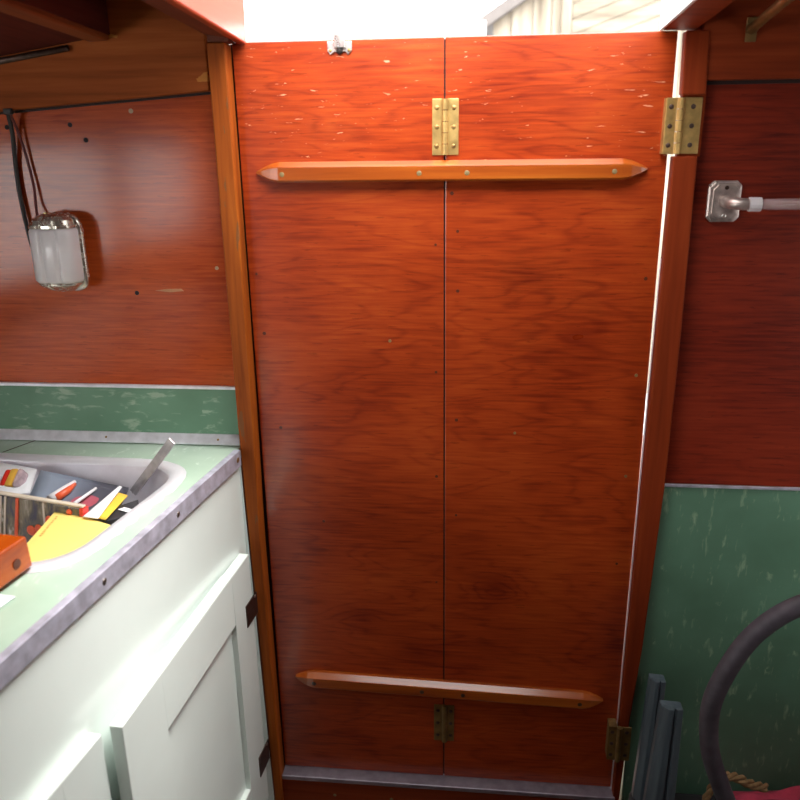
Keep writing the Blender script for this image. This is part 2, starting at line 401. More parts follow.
# ceiling: side decks either side of the hatch, sloping with the camber, rising aft
def zl(x): return 1.2985+(x+.17)*.145
def deck(y): return -.04*y
struct(MB().loft([[(x, y, z+deck(y)) for x, z in ((WX0, zl(WX0)), (-.172, zl(-.172)), (-.172, 1.42), (WX0, 1.42))] for y in (.02, YB)]).build('ceiling_left', M['ceiling']),
       'dark red-brown underside of the deck over the galley', 'ceiling')
struct(MB().loft([[(x, y, z+deck(y)) for x, z in ((-.172, 1.345), (-.022, 1.345), (-.022, 1.42), (-.172, 1.42))] for y in (.02, YB)]).build('ceiling_recess', M['ceiling']),
       'shadowed recess of the deckhead beside the hatch coaming', 'ceiling')
struct(MB().loft([[(x, y, z+deck(y)) for x, z in ((-.205, 1.289), (-.174, 1.290), (-.174, 1.35), (-.205, 1.35))] for y in (-.019, YB)]).build('beam_1', M['carlin'], bevel=.003),
       'brown fore-and-aft timber carlin under the deck at top left', 'beam')
struct(MB().loft([[(x, y, z+deck(y)) for x, z in ((.642, 1.335), (.80, 1.325), (WX1, 1.22), (WX1, 1.42), (.642, 1.42))] for y in (.02, YB)]).build('ceiling_right', M['ceiling']),
       'dark underside of the deck at top right', 'ceiling')
cl = struct(MB().loft([[(x, y, z-.058*y) for x, z in ((.006, 1.2845), (.020, 1.2835), (.020, 1.42), (.006, 1.42))] for y in (.006, YH)]).build('trim_14', M['coaming'], bevel=.003),
            'red varnished left coaming of the roof hatch', 'hatch coaming')
part(cl, 'backing_board', MB().loft([[(x, y, z-.052*y) for x, z in ((-.030, 1.293), (.0058, 1.287), (.0058, 1.42), (-.030, 1.42))] for y in (-.018, YH)]), M['coaming_dark'], 'dark brown board along the underside')
part(cl, 'end_block', MB().box(-.028, .004, -.027, .004, 1.2845, 1.300), M['coaming_dark'], bevel=.002)
cr = struct(MB().loft([[(x, y, z-.058*y) for x, z in ((.600, 1.288), (.644, 1.286), (.644, 1.42), (.600, 1.42))] for y in (.006, YH)]).build('trim_15', M['header_dark'], bevel=.003),
            'right coaming of the roof hatch with a white painted inner face', 'hatch coaming')
part(cr, 'painted_face', MB().loft([[(x, y, z-.058*y) for x, z in ((.5965, 1.288), (.6005, 1.288), (.6005, 1.418), (.5965, 1.418))] for y in (.007, YH)]), M['white_paint'], 'white painted inner face')
struct(MB().box(-.172, .80, YB, YH, 1.385, 1.48).build('ceiling_aft', M['ceiling']), 'deckhead behind the hatch opening, its unseen edge pulled in to darken the lower door', 'ceiling')
# cabin sides, sole, far end
struct(MB().box(WX0, WX1, YB, .02, ZF-.03, ZF).build('floor', M['floor']), 'dark cabin sole', 'floor')
lw = MB()
lw.box(WX0-.03, WX0, YB, .02, ZF, .76).box(WX0-.03, WX0, YB, .02, 1.14, 1.5).box(WX0-.03, WX0, -.90, .02, .76, 1.14).box(WX0-.03, WX0, -1.92, -1.80, .76, 1.14).box(WX0-.03, WX0, YB, -2.7, .76, 1.14)
struct(lw.build('wall_port', M['hull']), 'cabin side with two windows over the galley', 'wall')
rw = MB().box(WX1, WX1+.03, YB, .02, ZF, .72).box(WX1, WX1+.03, YB, .02, 1.12, 1.5).box(WX1, WX1+.03, -.22, .02, .72, 1.12).box(WX1, WX1+.03, YB, -.62, .72, 1.12)  # window opening added on this unseen side as fill for the cabinet front
struct(rw.build('wall_starboard', M['hull']), 'cabin side on the right', 'wall')
struct(MB().box(WX0, WX1, YB-.03, YB, ZF, 1.5).build('wall_aft', M['hull']), 'far end of the cabin', 'wall')

# ------------------------------------------------------------------ the bifold door
door = empty('door_1', (.31, 0, 0), 'tall red-orange varnished plywood bifold door with brass hinges and two battens', 'door', kind='structure')
lf = part(door, 'door_leaf', MB().prism([(-.0005, 0, 1.2865), (.3035, 0, 1.2865), (.3075, 0, 0), (.0005, 0, 0)], (0, .016, 0)), M['door'], bevel=.0012)
rt = part(door, 'door_leaf', MB().prism([(.3055, 0, 1.2865), (.6205, 0, 1.2865), (.6215, 0, .6), (.6195, 0, 0), (.3095, 0, 0)], (0, .016, 0)), M['door'], bevel=.0012)
part(door, 'centre_seam', MB().prism([(.3025, .003, 1.284), (.3062, .003, 1.284), (.3102, .003, .002), (.3066, .003, .002)], (0, .010, 0)), M['seam'], 'dark gap between the two leaves')
def batten(zc, slope, xa, xb, name='batten'):
    def P(x, z, y): return (x, y, zc+z+slope*(x-(xa+xb)/2))
    h, d = .0145, .018
    rings = []
    for x, k in ((xa, .08), (xa+.010, .45), (xa+.024, .85), (xa+.036, 1), (xb-.036, 1), (xb-.024, .85), (xb-.010, .45), (xb, .08)):
        hh = h*k; dd = d*(.35+.65*k)
        rings.append([P(x, -hh, -.0002), P(x, hh, -.0002), P(x, hh, -dd*.40), P(x, hh*.52, -dd), P(x, -hh*.80, -dd), P(x, -hh, -dd*.82)])
    b = part(door, name, MB().loft(rings), M['batten'], bevel=.0012)
    return b, lambda x, z=-.003: P(x, z, -d+.0004)
b1, f1 = batten(1.1075, 0, .024, .594)
b1['label'] = 'upper pointed orange timber batten'
for x in (.066, .269, .338, .546): screw(b1, f1(x), (0, -1, 0), .0042, 'plug_dull', 'screw_plug')
b2, f2 = batten(.2045, -.026, .034, .592)
b2['label'] = 'lower pointed orange timber batten'
for x in (.071, .269, .343, .55): screw(b2, f2(x), (0, -1, 0), .0045, 'bronze', 'screw_plug')
def hinge(xc, z0, z1, wl_, wr_, mat, smat, y=0.0, lean=0.0):
    hg = part(door, 'hinge', MB().box(xc-wl_, xc-.0045, y-.0022, y, z0, z1).box(xc+.0045, xc+wr_, y-.0022, y, z0, z1), M[mat], bevel=.0006)
    kn = MB(); n = 5; dz = (z1-z0)/n
    for i in range(n): kn.disc((xc, y-.0035, z0+i*dz+.0004), (0, 0, 1), .0048, dz-.0008, 12)
    part(hg, 'knuckle', kn, M[mat], smooth=False)
    for k in (.16, .5, .84):
        for s, w in ((-1, wl_), (1, wr_)): screw(hg, (xc+s*(.0045+w)*.52, y-.0022, z0+(z1-z0)*k), (0, -1, 0), .0034, smat)
    return hg
hinge(.3055, 1.129, 1.206, .0185, .0195, 'brass', 'screw')['label'] = 'brass butt hinge on the centre seam near the top'
hinge(.3095, .084, .164, .0195, .0175, 'brass_dull', 'bronze')['label'] = 'dull brass hinge on the centre seam near the foot'
hinge(.6290, 1.127, 1.201, .0185, .029, 'brass', 'bronze', -.0125)['label'] = 'brass hinge joining the door to the right post near the top'
part(door, 'hinge_packing', MB().box(.6095, .6205, -.0126, -.0002, 1.1275, 1.2005), M['brass'])
hinge(.6215, .083, .156, .0185, .021, 'brass_dull', 'bronze', -.0205)['label'] = 'dull brass hinge joining the door to the right post near the foot'
part(door, 'hinge_packing', MB().box(.6035, .6175, -.0206, -.0002, .0835, .1555), M['brass_dull'])
# latch on the top edge
la = part(door, 'latch', MB().prism([(.1385, -.0002, 1.284), (.1385, -.0002, 1.272), (.143, -.0002, 1.2665), (.1485, -.0002, 1.2705), (.1635, -.0002, 1.2705), (.1685, -.0002, 1.2665), (.1735, -.0002, 1.272), (.1735, -.0002, 1.284)], (0, -.003, 0)), M['nickel'], 'bright nickel latch plate on the top edge', bevel=.0006)
part(la, 'latch_bolt', MB().box(.148, .1645, -.0075, -.0032, 1.2745, 1.2955), M['nickel'], bevel=.0015)
part(la, 'latch_mouth', MB().dome((.1562, -.0034, 1.2715), (0, -1, 0), .0048, .004, 14), M['hole'], smooth=True)
for x in (.1425, .1695): screw(la, (x, -.0032, 1.2722), (0, -1, 0), .0024, 'screw')
# filled nail marks down the leaves
random.seed(3)
for lfp, pts in ((lf, [(.292, 1.0), (.293, .80), (.294, .62), (.294, .42), (.012, .955), (.018, .86), (.035, .70), (.10, .53), (.22, .85)]),
                 (rt, [(.325, 1.02), (.326, .93), (.326, .72), (.327, .55), (.605, .95), (.603, .80), (.600, .63), (.597, .47), (.42, .70), (.316, 1.075)])):
    for x, z in pts:
        part(lfp, 'filled_nail', MB().disc((x, -.0005, z), (0, 1, 0), random.uniform(.0018, .003), .001, 10), M['dowel' if random.random() < .85 else 'plug_dull'])

# ------------------------------------------------------------------ wall lamp
lamp = empty('wall_lamp', (-.295, 0, .93), 'small chrome wall lamp with a fluted frosted glass shade hung on the red plywood wall', 'lamp')
def rrect(x0, x1, z0, z1, r, n=6): return round_poly([(x0, z0), (x1, z0), (x1, z1), (x0, z1)], r, n)
pl = part(lamp, 'back_plate', MB().prism([(p.x, -.0005, p.y) for p in rrect(-.322, -.268, .929, 1.050, .018)], (0, -.012, 0)), M['chrome'], bevel=.003)
# fluted glass body: cross-section in xy lofted up z
def glass_ring(z, k=1.0):
    pts = []; n = 60
    for i in range(n+1):
        a = math.pi*i/n; c = math.cos(a); s_ = max(math.sin(a), 0)
        sx = math.copysign(abs(c)**.62, c); sy = s_**.5
        gr = .0035*(math.exp(-((sx-.30)/.06)**2)+math.exp(-((sx+.34)/.06)**2))
        pts.append((-.2925-.0375*k*sx, -.013-(.045*k*sy-gr*k), z))
    return pts
part(lamp, 'glass_shade', MB().loft([glass_ring(.948, .93), glass_ring(.952, 1), glass_ring(1.026, 1), glass_ring(1.030, .94)]), M['frost'], 'fluted frosted white glass', smooth=True)
part(lamp, 'top_cap', MB().loft([glass_ring(1.0302, .93), glass_ring(1.0305, .985), glass_ring(1.035, .985), glass_ring(1.0355, .90), glass_ring(1.042, .86), glass_ring(1.048, .70), glass_ring(1.051, .48)]), M['lamp_chrome'], smooth=False, bevel=.001)
part(lamp, 'bottom_cap', MB().loft([glass_ring(.9478, .90), glass_ring(.944, .92), glass_ring(.941, .84), glass_ring(.935, .64), glass_ring(.931, .38)]), M['lamp_chrome'], bevel=.001)
part(lamp, 'side_bar', MB().tube(catmull([(-.284, -.024, 1.046), (-.266, -.024, 1.044), (-.2565, -.024, 1.030), (-.2555, -.024, .990), (-.2565, -.024, .948), (-.267, -.024, .937), (-.284, -.024, .938)], 6), .0056, 10), M['lamp_chrome'], smooth=True)
part(lamp, 'knob', MB().disc((-.303, -.03, 1.046), (0, 0, 1), .003, .007, 10), M['brass'])
part(lamp, 'knob', MB().disc((-.291, -.026, 1.046), (0, 0, 1), .0042, .005, 10), M['brass_dull'])
part(lamp, 'side_screw', MB().dome((-.3265, -.028, 1.036), (-.3, -1, 0), .0036, .005, 12), M['brass'], smooth=True)
part(lamp, 'cord', MB().tube(catmull([(-.343, -.021, 1.199), (-.348, -.010, 1.165), (-.353, -.006, 1.125), (-.354, -.006, 1.085), (-.351, -.007, 1.04), (-.346, -.007, .995), (-.338, -.008, .963), (-.322, -.009, .948)], 6), .0034, 8), M['cord_black'], 'black cord', smooth=True)
part(lamp, 'cord', MB().tube(catmull([(-.341, -.021, 1.199), (-.338, -.010, 1.168), (-.333, -.006, 1.13), (-.3285, -.007, 1.09), (-.3275, -.011, 1.06), (-.322, -.02, 1.040), (-.314, -.024, 1.036)], 6), .0022, 8), M['cord_brown'], 'red-brown cord', smooth=True)
part(lamp, 'cord_clip', MB().box(-.349, -.335, -.0255, -.0185, 1.194, 1.203), M['cord_black'], bevel=.002)
tag(MB().tube([(-.62, -.024, 1.2265), (-.43, -.024, 1.2545), (-.34, -.024, 1.2675), (-.235, -.024, 1.2825)], .0045, 8).build('conduit', M['bronze'], smooth=True),
    'thin grey-brown conduit along the joint of deck and header at top left', 'conduit')

# ------------------------------------------------------------------ galley cabinet, counter, sink
U = Vector((.9921, -.1254, 0)); V = Vector((.1254, .9921, 0)); B0 = Vector((-.023, 0, 0))
def cp(u, v, z=0): return B0+U*u+V*v+Vector((0, 0, z))
def cbox(mb, u0, u1, v0, v1, z0, z1): return mb.prism([cp(u0, v0, z0), cp(u1, v0, z0), cp(u1, v1, z0), cp(u0, v1, z0)], (0, 0, z1-z0))
V0, V1 = -1.5, -.0305
cab = empty('galley_cabinet', cp(-.25, -.6, ZF), 'mint-white painted galley cabinet below the green counter', 'cabinet')
cbm = MB(); cbox(cbm, -.024, -.005, V0, V1, ZF, .6435)
part(cab, 'face_frame', cbm, M['mint'], bevel=.001)
cbm = MB(); cbox(cbm, -.60, -.58, V0, V1-.04, ZF, .6435); cbox(cbm, -.58, -.024, V0, V0+.02, ZF, .6435); cbox(cbm, -.58, -.024, V0+.02, V1-.06, ZF, ZF+.02)
part(cab, 'carcass', cbm, M['mint'])
part(cab, 'filler_strip', MB().prism([(-.038, -.0305, .643), (-.0292, -.0305, .643), (-.0285, -.0305, .60), (-.0168, -.0305, -.1), (-.0168, -.0305, ZF), (-.038, -.0305, ZF)], (0, .0016, 0)), M['mint'])
def cab_door(v0, v1, z0, z1, ajar, label, sl=.10, sr=.075, st_=.09):
    hinge_p = cp(-.0048, v1, 0)
    th = .017
    rot = Matrix.Rotation(ajar, 3, 'Z')
    def T(u, v, z):
        p = cp(-.0048+u, v, z); q = p-hinge_p; q = Vector((q.x, q.y, 0)); q = rot@q
        return Vector((hinge_p.x+q.x, hinge_p.y+q.y, z))
    def tb(mb, u0, u1, a0, a1, b0, b1): return mb.prism([T(u0, a0, b0), T(u1, a0, b0), T(u1, a1, b0), T(u0, a1, b0)], (0, 0, b1-b0))
    mb = MB()
    tb(mb, 0, th, v0, v0+sl, z0, z1); tb(mb, 0, th, v1-sr, v1, z0, z1); tb(mb, 0, th, v0+sl, v1-sr, z1-st_, z1); tb(mb, 0, th, v0+sl, v1-sr, z0, z0+st_)
    bmesh.ops.remove_doubles(mb.bm, verts=mb.bm.verts, dist=1e-5)
    d = part(cab, 'door', mb, M['mint'], label, bevel=.0016)
    mb = MB(); tb(mb, 0, th-.009, v0+sl, v1-sr, z0+st_, z1-st_)
    part(d, 'door_panel', mb, M['mint'])
    return d, T, th
d1, T1, th = cab_door(-.475, -.058, -.02, .494, R(2.6), 'nearer-to-the-post cabinet door standing slightly ajar')
for za, zb in ((.371, .412), (.055, .098)):
    h = part(d1, 'hinge', MB().prism([T1(th, -.090, za), T1(th, -.042, za), T1(th, -.042, zb), T1(th, -.090, zb)], U*.0016), M['bronze'], 'dark bronze hinge plate')
    c = Vector(T1(th, -.05, zb-.004))+U*.0016
    screw(h, c, U, .0032, 'nickel')
    for q in (-.062, -.08): screw(h, Vector(T1(th, q, (za+zb)/2))+U*.0016, U, .003, 'bronze')
d2, T2, _ = cab_door(-.93, -.487, -.02, .492, 0, 'cabinet door further from the post, shut')
cbm = MB(); cbox(cbm, -.008, .006, -.058, -.033, ZF, .494)

counter = empty('countertop', cp(-.3, -.6, .645), 'pale green flecked countertop with a metal front edge, set with a sink', 'countertop')
# sink outline (world xy), used for the cut-out as well
SK = [(-.062, -.086), (-.118, -.440), (-.50, -.418), (-.50, -.072)]
cx = sum(p[0] for p in SK)/4; cy = sum(p[1] for p in SK)/4
def inset(P, d):
    out = []
    n = len(P)
    for i in range(n):
        a, b, c = Vector(P[i-1]), Vector(P[i]), Vector(P[(i+1) % n])
        u = (b-a).normalized(); v = (c-b).normalized()
        n1 = Vector((u.y, -u.x)); n2 = Vector((v.y, -v.x))
        if n1.dot(Vector((cx, cy))-b) < 0: n1 = -n1
        if n2.dot(Vector((cx, cy))-b) < 0: n2 = -n2
        k = 1+n1.dot(n2); out.append(b+(n1+n2)*d/k)
    return out
RAD = [.105, .085, .05, .05]
hole = round_poly(inset(SK, .010), [r-.008 for r in RAD], 8)
fl, fr = cp(-.003, -1.5), cp(-.003, -.031)
outer = [(WX0+.002, -1.5), (fl.x, fl.y), (fr.x, fr.y), (-.0315, -.0295), (-.0315, -.0085), (WX0+.002, -.0085)]
bm = bmesh.new()
ov = [bm.verts.new((p[0], p[1], .670)) for p in outer]; hv = [bm.verts.new((p.x, p.y, .670)) for p in hole]
ed = [bm.edges.new((ov[i], ov[(i+1) % len(ov)])) for i in range(len(ov))]+[bm.edges.new((hv[i], hv[(i+1) % len(hv)])) for i in range(len(hv))]
bmesh.ops.triangle_fill(bm, use_beauty=True, edges=ed)
cxy = Vector((cx, cy))
r_ = bmesh.ops.extrude_face_region(bm, geom=bm.faces[:])
bmesh.ops.translate(bm, verts=[g for g in r_['geom'] if isinstance(g, bmesh.types.BMVert)], vec=(0, 0, -.020))
m = MB(); m.bm.free(); m.bm = bm
part(counter, 'worktop', m, M['counter'])
em = MB(); em.prism([cp(-.010, -1.5, .6715), cp(.0008, -1.5, .6715), cp(.0008, -1.5, .644), cp(-.003, -1.5, .644), cp(-.003, -1.5, .6702), cp(-.010, -1.5, .6702)], V*(1.5-.033))
eg = part(counter, 'metal_edging', em, M['alu'], 'scuffed grey metal edging', bevel=.0008)
for v in (-.045, -.245, -.425, -.62): screw(eg, cp(.0008, v, .658), U, .0046, 'screw_steel' if v != -.045 else 'screw')
em = MB(); em.prism([(-.395, -.012, .6702), (-.392, -.012, .6702), (-.417, -.068, .6702), (-.420, -.068, .6702)], (0, 0, .0003))
part(counter, 'seam', em, M['bronze'], 'dark joint in the laminate')

sink = empty('sink', (cx, cy, .56), 'stainless steel sink set into the green counter, full of odds and ends', 'sink')
def contour(d, r, wave=0):
    P = round_poly(inset(SK, d), r, 8)
    return P
o_ = contour(0, RAD); i1 = contour(.005, [r-.003 for r in RAD]); i2 = contour(.019, [r-.013 for r in RAD]); i3 = contour(.022, [r-.015 for r in RAD])
def wavy(P, amp):
    out = []
    for p in P:
        q = p.copy()
        out.append(q)
    return out
def ring(P, z): return [(p.x, p.y, z) for p in P]
# densify the right-hand side so its lip can be dented
def dens(P):
    out = []
    for i, p in enumerate(P):
        q = P[(i+1) % len(P)]; out.append(p)
        if (q-p).length > .08:
            for k in range(1, 24): out.append(p.lerp(q, k/24))
    return out
def dent(P, amp):
    out = []
    for p in P:
        on = p.x > -.13 and -.37 < p.y < -.17
        a = amp*math.sin((p.y+.17)*2*math.pi/.032) if on else 0
        out.append(Vector((p.x+a, p.y)))
    return out
o_, i1, i2, i3 = [dens(P) for P in (o_, i1, i2, i3)]
o_ = dent(o_, .0026); i1 = dent(i1, .0018)
part(sink, 'rim', MB().loft([ring(o_, .6703), ring(i1, .6745), ring(i2, .6742), ring(i3, .668)], (False, False)), M['rim_steel'], 'bright steel rim', smooth=True)
b0, b1_, b2_, b3_ = [dens(contour(d, r)) for d, r in ((.022, [r-.015 for r in RAD]), (.026, [r-.016 for r in RAD]), (.034, [.045]*4), (.05, [.035]*4))]
part(sink, 'basin', MB().loft([ring(b0, .668), ring(b1_, .610), ring(b2_, .592), ring(b3_, .588)], (False, True)), M['steel'], smooth=True)

# things lying in and on the sink
def sheet(name, P, mat, label, cat, thick=.0016, bulge=0, group=None, n=6):
    """thin card through four corners (a,b,c,d), gently curved"""
    a, b, c, d = [Vector(p) for p in P]
    def f(u, v):
        p = a.lerp(b, u).lerp(d.lerp(c, u), v)
        return p+Vector((0, 0, bulge*math.sin(math.pi*u)*math.sin(math.pi*(.15+.7*v))))
    o = MB().grid(f, n, n).build(name, M[mat], smooth=True, solid=thick)
    return tag(o, label, cat, group)
sheet('magazine', [(-.313, -.186, .640), (-.329, -.112, .660), (-.185, -.115, .636), (-.158, -.233, .634)], 'magazine', 'glossy magazine with a pale blue to charcoal cover lying at the back of the sink', 'magazine', .004)
sheet('paper_sheet', [(-.440, -.103, .672), (-.334, -.114, .663), (-.312, -.176, .652), (-.345, -.21, .655)], 'paper', 'white sheet of paper in the back left of the sink', 'paper', .0012, .002)
# dark patch of padding under the heap is not seen; the heap lies on the basin floor
ca = empty('plastic_case', (-.330, -.165, .652), 'small red and amber plastic case with a clear window on the sink heap', 'case')
def obox(mb, o, ux, uy, uz, a0, a1, b0, b1, c0, c1):
    o = Vector(o); P = lambda a, b, c: o+ux*a+uy*b+uz*c
    return mb.prism([P(a0, b0, c0), P(a1, b0, c0), P(a1, b1, c0), P(a0, b1, c0)], uz*(c1-c0))
cu = Vector((.97, -.10, .12)).normalized(); cw = Vector((.30, .70, .55)); cw = (cw-cu*cw.dot(cu)).normalized(); cv = cw.cross(cu).normalized()
O = (-.342, -.170, .654)
m = MB(); obox(m, O, cu, cv, cw, -.020, -.011, -.010, .010, 0, .030); part(ca, 'case_back', m, M['red'], 'red back shell', bevel=.003)
m = MB(); obox(m, O, cu, cv, cw, -.0109, .002, -.010, .010, 0, .031); part(ca, 'case_body', m, M['amber'], 'amber middle', bevel=.003)
m = MB(); obox(m, O, cu, cv, cw, .0021, .0105, -.010, .010, 0, .031); w_ = part(ca, 'case_window', m, M['hazy'], 'clear hazy window', bevel=.004)

pk = empty('tool_pack', (-.27, -.23, .590), 'clear plastic pack with a cream top edge and dark and red contents in the sink', 'pack')
A, Bp = Vector((-.36, -.214, .672)), Vector((-.190, -.246, .667))
pu = (Bp-A); Lp = pu.length; pu.normalize(); pn = Vector((pu.y, -pu.x, 0)).normalized()
if pn.y > 0: pn = -pn
pz = (Vector((0, 0, -1))+pn*.14).normalized()
def pbox(mb, a0, a1, z0, z1, d0, d1):
    P = lambda a, z, d: A+pu*a+pz*z+pn*d
    return mb.prism([P(a0, z0, d0), P(a1, z0, d0), P(a1, z1, d0), P(a0, z1, d0)], pn*(d1-d0))
m = MB(); pbox(m, -.03, Lp-.002, .004, .074, -.012, 0); part(pk, 'pack_body', m, M['pack'], 'dark mottled contents', bevel=.001)
m = MB(); pbox(m, -.03, Lp, 0, .0032, -.0065, .001); part(pk, 'top_edge', m, M['cream'], 'cream card edge', bevel=.001)
P = lambda a_, z, d=.0004: A+pu*a_+pz*z+pn*d
for a, s_ in ((.032, -.10), (.040, -.10), (.105, .03)):
    part(pk, 'pale_crease', MB().prism([P(a, .004), P(a+.0028, .004), P(a+.0028+s_*.07, .073), P(a+s_*.07, .073)], pn*.0012), M['cream'], 'pale fold of the wrapper')
part(pk, 'pale_crease', MB().prism([P(-.03, .033), P(.026, .036), P(.026, .038), P(-.03, .035)], pn*.001), M['cream'], 'pale fold of the wrapper')
m = MB(); m.prism([P(.060, .004), P(.0645, .004), P(.0575, .073), P(.0525, .073)], pn*.0016); part(pk, 'red_strip', m, M['orange'], 'orange-red strip')
m = MB()
for a, z, r in ((.083, .050, .0085), (.096, .045, .007), (.116, .030, .008), (.126, .024, .007), (.150, .012, .005), (.133, .034, .005)):
    m.dome(P(a, z, .0002), pn, r, .003, 10, 3)
part(pk, 'red_clip', m, M['orange'], 'orange-red clips', smooth=True)
m = MB(); pbox(m, Lp-.004, Lp+.002, .0034, .014, -.009, .003); part(pk, 'end_tab', m, M['red'], 'red end tab')

def poly_sheet(name, pts, thick, mat, label, cat):
    mb = MB(); mb.prism([Vector(p) for p in pts], (0, 0, -thick)); return tag(mb.build(name, M[mat]), label, cat)
arc = [p for p in contour(.0255, [r-.016 for r in RAD]) if p.x > -.215 and -.42 < p.y < -.30 and not (p.x > -.128 and p.y > -.33)]
arc.sort(key=lambda p: -p.y)
CARD = [(-.222, -.350), (-.240, -.228), (-.1405, -.270)]+[(p.x-.001, p.y+.001) for p in arc if p.x > -.20 and p.x < -.12]
cd = tag(MB().prism([(x, y, .6515+.03*max(0, -.25-y)+.012*max(0, -.17-x)) for x, y in CARD], (0, 0, -.0012)).build('yellow_card', M['yellow']),
         'pale yellow card with a line of small brown print in the front of the sink', 'card')
# line of small print along its left edge
m = MB(); random.seed(5)
for k in range(11):
    t_ = .30+k*.048
    a = Vector((-.222, -.348, .656)).lerp(Vector((-.240, -.228, .653)), t_)+Vector((.0075, -.001, -.0005))
    w = random.uniform(.0022, .0036); h = random.uniform(.0018, .0034)
    zz = .6518+.03*max(0, -.25-a.y)+.012*max(0, -.17-a.x); a.z = zz
    m.prism([a, a+Vector((h, -.0006, 0)), a+Vector((h+.0003, w, 0)), a+Vector((.0003, w, 0))], (0, 0, .0004))
part(cd, 'print', m, M['ink'])
sheet('paper_strip', [(-.186, -.257, .657), (-.189, -.136, .649), (-.183, -.140, .649), (-.162, -.261, .657)], 'paper_strip', 'narrow white tapering strip beside the yellow strip in the sink', 'strip', .0012)
sheet('yellow_strip', [(-.166, -.251, .653), (-.184, -.152, .645), (-.165, -.161, .645), (-.154, -.256, .653)], 'yellow_strip' if 'yellow_strip' in M else 'yellow_strong', 'short yellow strip beside the white strip in the sink', 'strip', .0014)
bb = empty('black_box', (-.155, -.21, .625), 'small black box with a white band in the right front of the sink', 'box')
m = MB(); m.prism([(-.166, -.252, .646), (-.172, -.203, .644), (-.146, -.167, .642), (-.134, -.225, .644)], (0, 0, -.018)); part(bb, 'box_body', m, M['black'], bevel=.001)
m = MB(); m.prism([(-.158, -.2105, .6452), (-.152, -.2015, .6448), (-.136, -.2085, .6448), (-.136, -.2195, .6452)], (0, 0, .0006)); part(bb, 'band', m, M['paper_strip'], 'white band')
mk = empty('marker', (-.263, -.165, .645), 'short white and red tapered marker lying on the magazine', 'marker')
part(mk, 'marker_body', MB().tube([(-.272, -.190, .648), (-.266, -.160, .6495), (-.262, -.134, .652)], [.0075, .0065, .003], 10), M['paper_strip'], smooth=True)
part(mk, 'marker_flash', MB().tube([(-.2655, -.186, .648), (-.260, -.160, .6495), (-.2585, -.140, .651)], [.006, .0055, .0025], 10), M['orange'], 'pinkish red side', smooth=True)
tag(MB().tube([(-.229, -.200, .648), (-.224, -.143, .646)], [.0028, .0024], 8).build('plastic_stick', M['paper_strip'], smooth=True), 'thin white plastic stick lying across the magazine', 'stick')
# grey bar leaning out over the back right corner of the sink
a, b = Vector((-.176, -.120, .630)), Vector((-.098, -.1315, .724))
d = (b-a).normalized(); w_ = d.cross(Vector((0, -1, .3))).normalized(); n_ = d.cross(w_).normalized()
m = MB()
P = [a-w_*.0068-n_*.002, a+w_*.0068-n_*.002, a+w_*.0068+n_*.002, a-w_*.0068+n_*.002]
m.prism(P, b-a); gb = empty('steel_bar', a, 'grey steel bar leaning out over the far right corner of the sink', 'bar')
part(gb, 'bar', m, M['bar'], bevel=.001)
m = MB(); m.prism([a-w_*.001-n_*.0026, a+w_*.001-n_*.0026, a+w_*.001+n_*.0026, a-w_*.001+n_*.0026], (b-a)*.97); part(gb, 'ridge', m, M['bar'])

bl = empty('wooden_block', (-.20, -.47, .677), 'orange varnished wooden block with a dark dowel plug on the front sink rim', 'block')
q0, q1 = Vector((-.160, -.424, .6765)), Vector((-.182, -.56, .6765))
ub = (q1-q0).normalized(); nb = Vector((-ub.y, ub.x, 0))
if nb.x < 0: nb = -nb
m = MB(); m.prism([q0, q1, q1-nb*.11, q0-nb*.11+Vector((0, -.004, 0))], Vector((-.002, 0, .040)))
part(bl, 'block_body', m, M['block'], bevel=.003, seg=3)
part(bl, 'dowel_plug', MB().disc(q0+ub*.024+Vector((0, 0, .016))-nb*.0015, nb, .0058, .0019, 18), M['dowel'], 'dark round plug')
sheet('paper_scrap', [(-.20, -.476, .6722), (-.149, -.482, .6722), (-.156, -.515, .6722), (-.20, -.56, .6722)], 'paper', 'white paper scrap on the counter in front of the wooden block', 'paper', .001)

# ------------------------------------------------------------------ right-hand fittings
tr = empty('towel_rail', (.706, -.004, 1.06), 'clear towel rail on a tarnished chrome wall bracket right of the door', 'towel rail')
def octo(x0, x1, z0, z1, c): return [(x0+c, z0), (x1-c, z0), (x1, z0+c), (x1, z1-c), (x1-c, z1), (x0+c, z1), (x0, z1-c), (x0, z0+c)]
m = MB()
rs = []
for y, k in ((-.0005, 0), (-.005, 0), (-.006, .002), (-.009, .0025), (-.0095, .005), (-.0125, .0055), (-.013, .009)):
    rs.append([(p[0], y, p[1]) for p in octo(.681+k, .726-k, 1.033+k, 1.090-k, .0065)])
m.loft(rs); br = part(tr, 'wall_plate', m, M['old_chrome'], 'stepped chrome plate')
screw(br, (.7035, -.013, 1.042), (0, -1, 0), .003, 'nickel'); screw(br, (.7035, -.013, 1.081), (0, -1, 0), .003, 'bronze')
m = MB(); m.tube(catmull([(.7035, -.0132, 1.062), (.7035, -.030, 1.062), (.707, -.042, 1.0615), (.716, -.047, 1.0610), (.724, -.048, 1.0608)], 5), [.009]*8+[.008]*13, 12)
part(tr, 'socket', m, M['old_chrome'], smooth=True)
part(tr, 'collar', MB().tube([(.7245, -.048, 1.0606), (.740, -.048, 1.0604)], .0098, 14), M['frost'], smooth=False)
part(tr, 'rail', MB().tube([(.7405, -.048, 1.0604), (1.18, -.048, 1.0604)], .0076, 16), M['rod'], 'clear plastic rod', smooth=True)
m = MB(); m.loft([[(p[0]+.477, y, p[1]) for p in octo(.681+k, .726-k, 1.033+k, 1.090-k, .0065)] for y, k in ((-.0005, 0), (-.005, 0), (-.009, .0035), (-.013, .009))]); part(tr, 'wall_plate', m, M['old_chrome'])
part(tr, 'socket', MB().tube([(1.18, -.013, 1.062), (1.18, -.057, 1.0604)], .009, 12), M['old_chrome'], smooth=True)

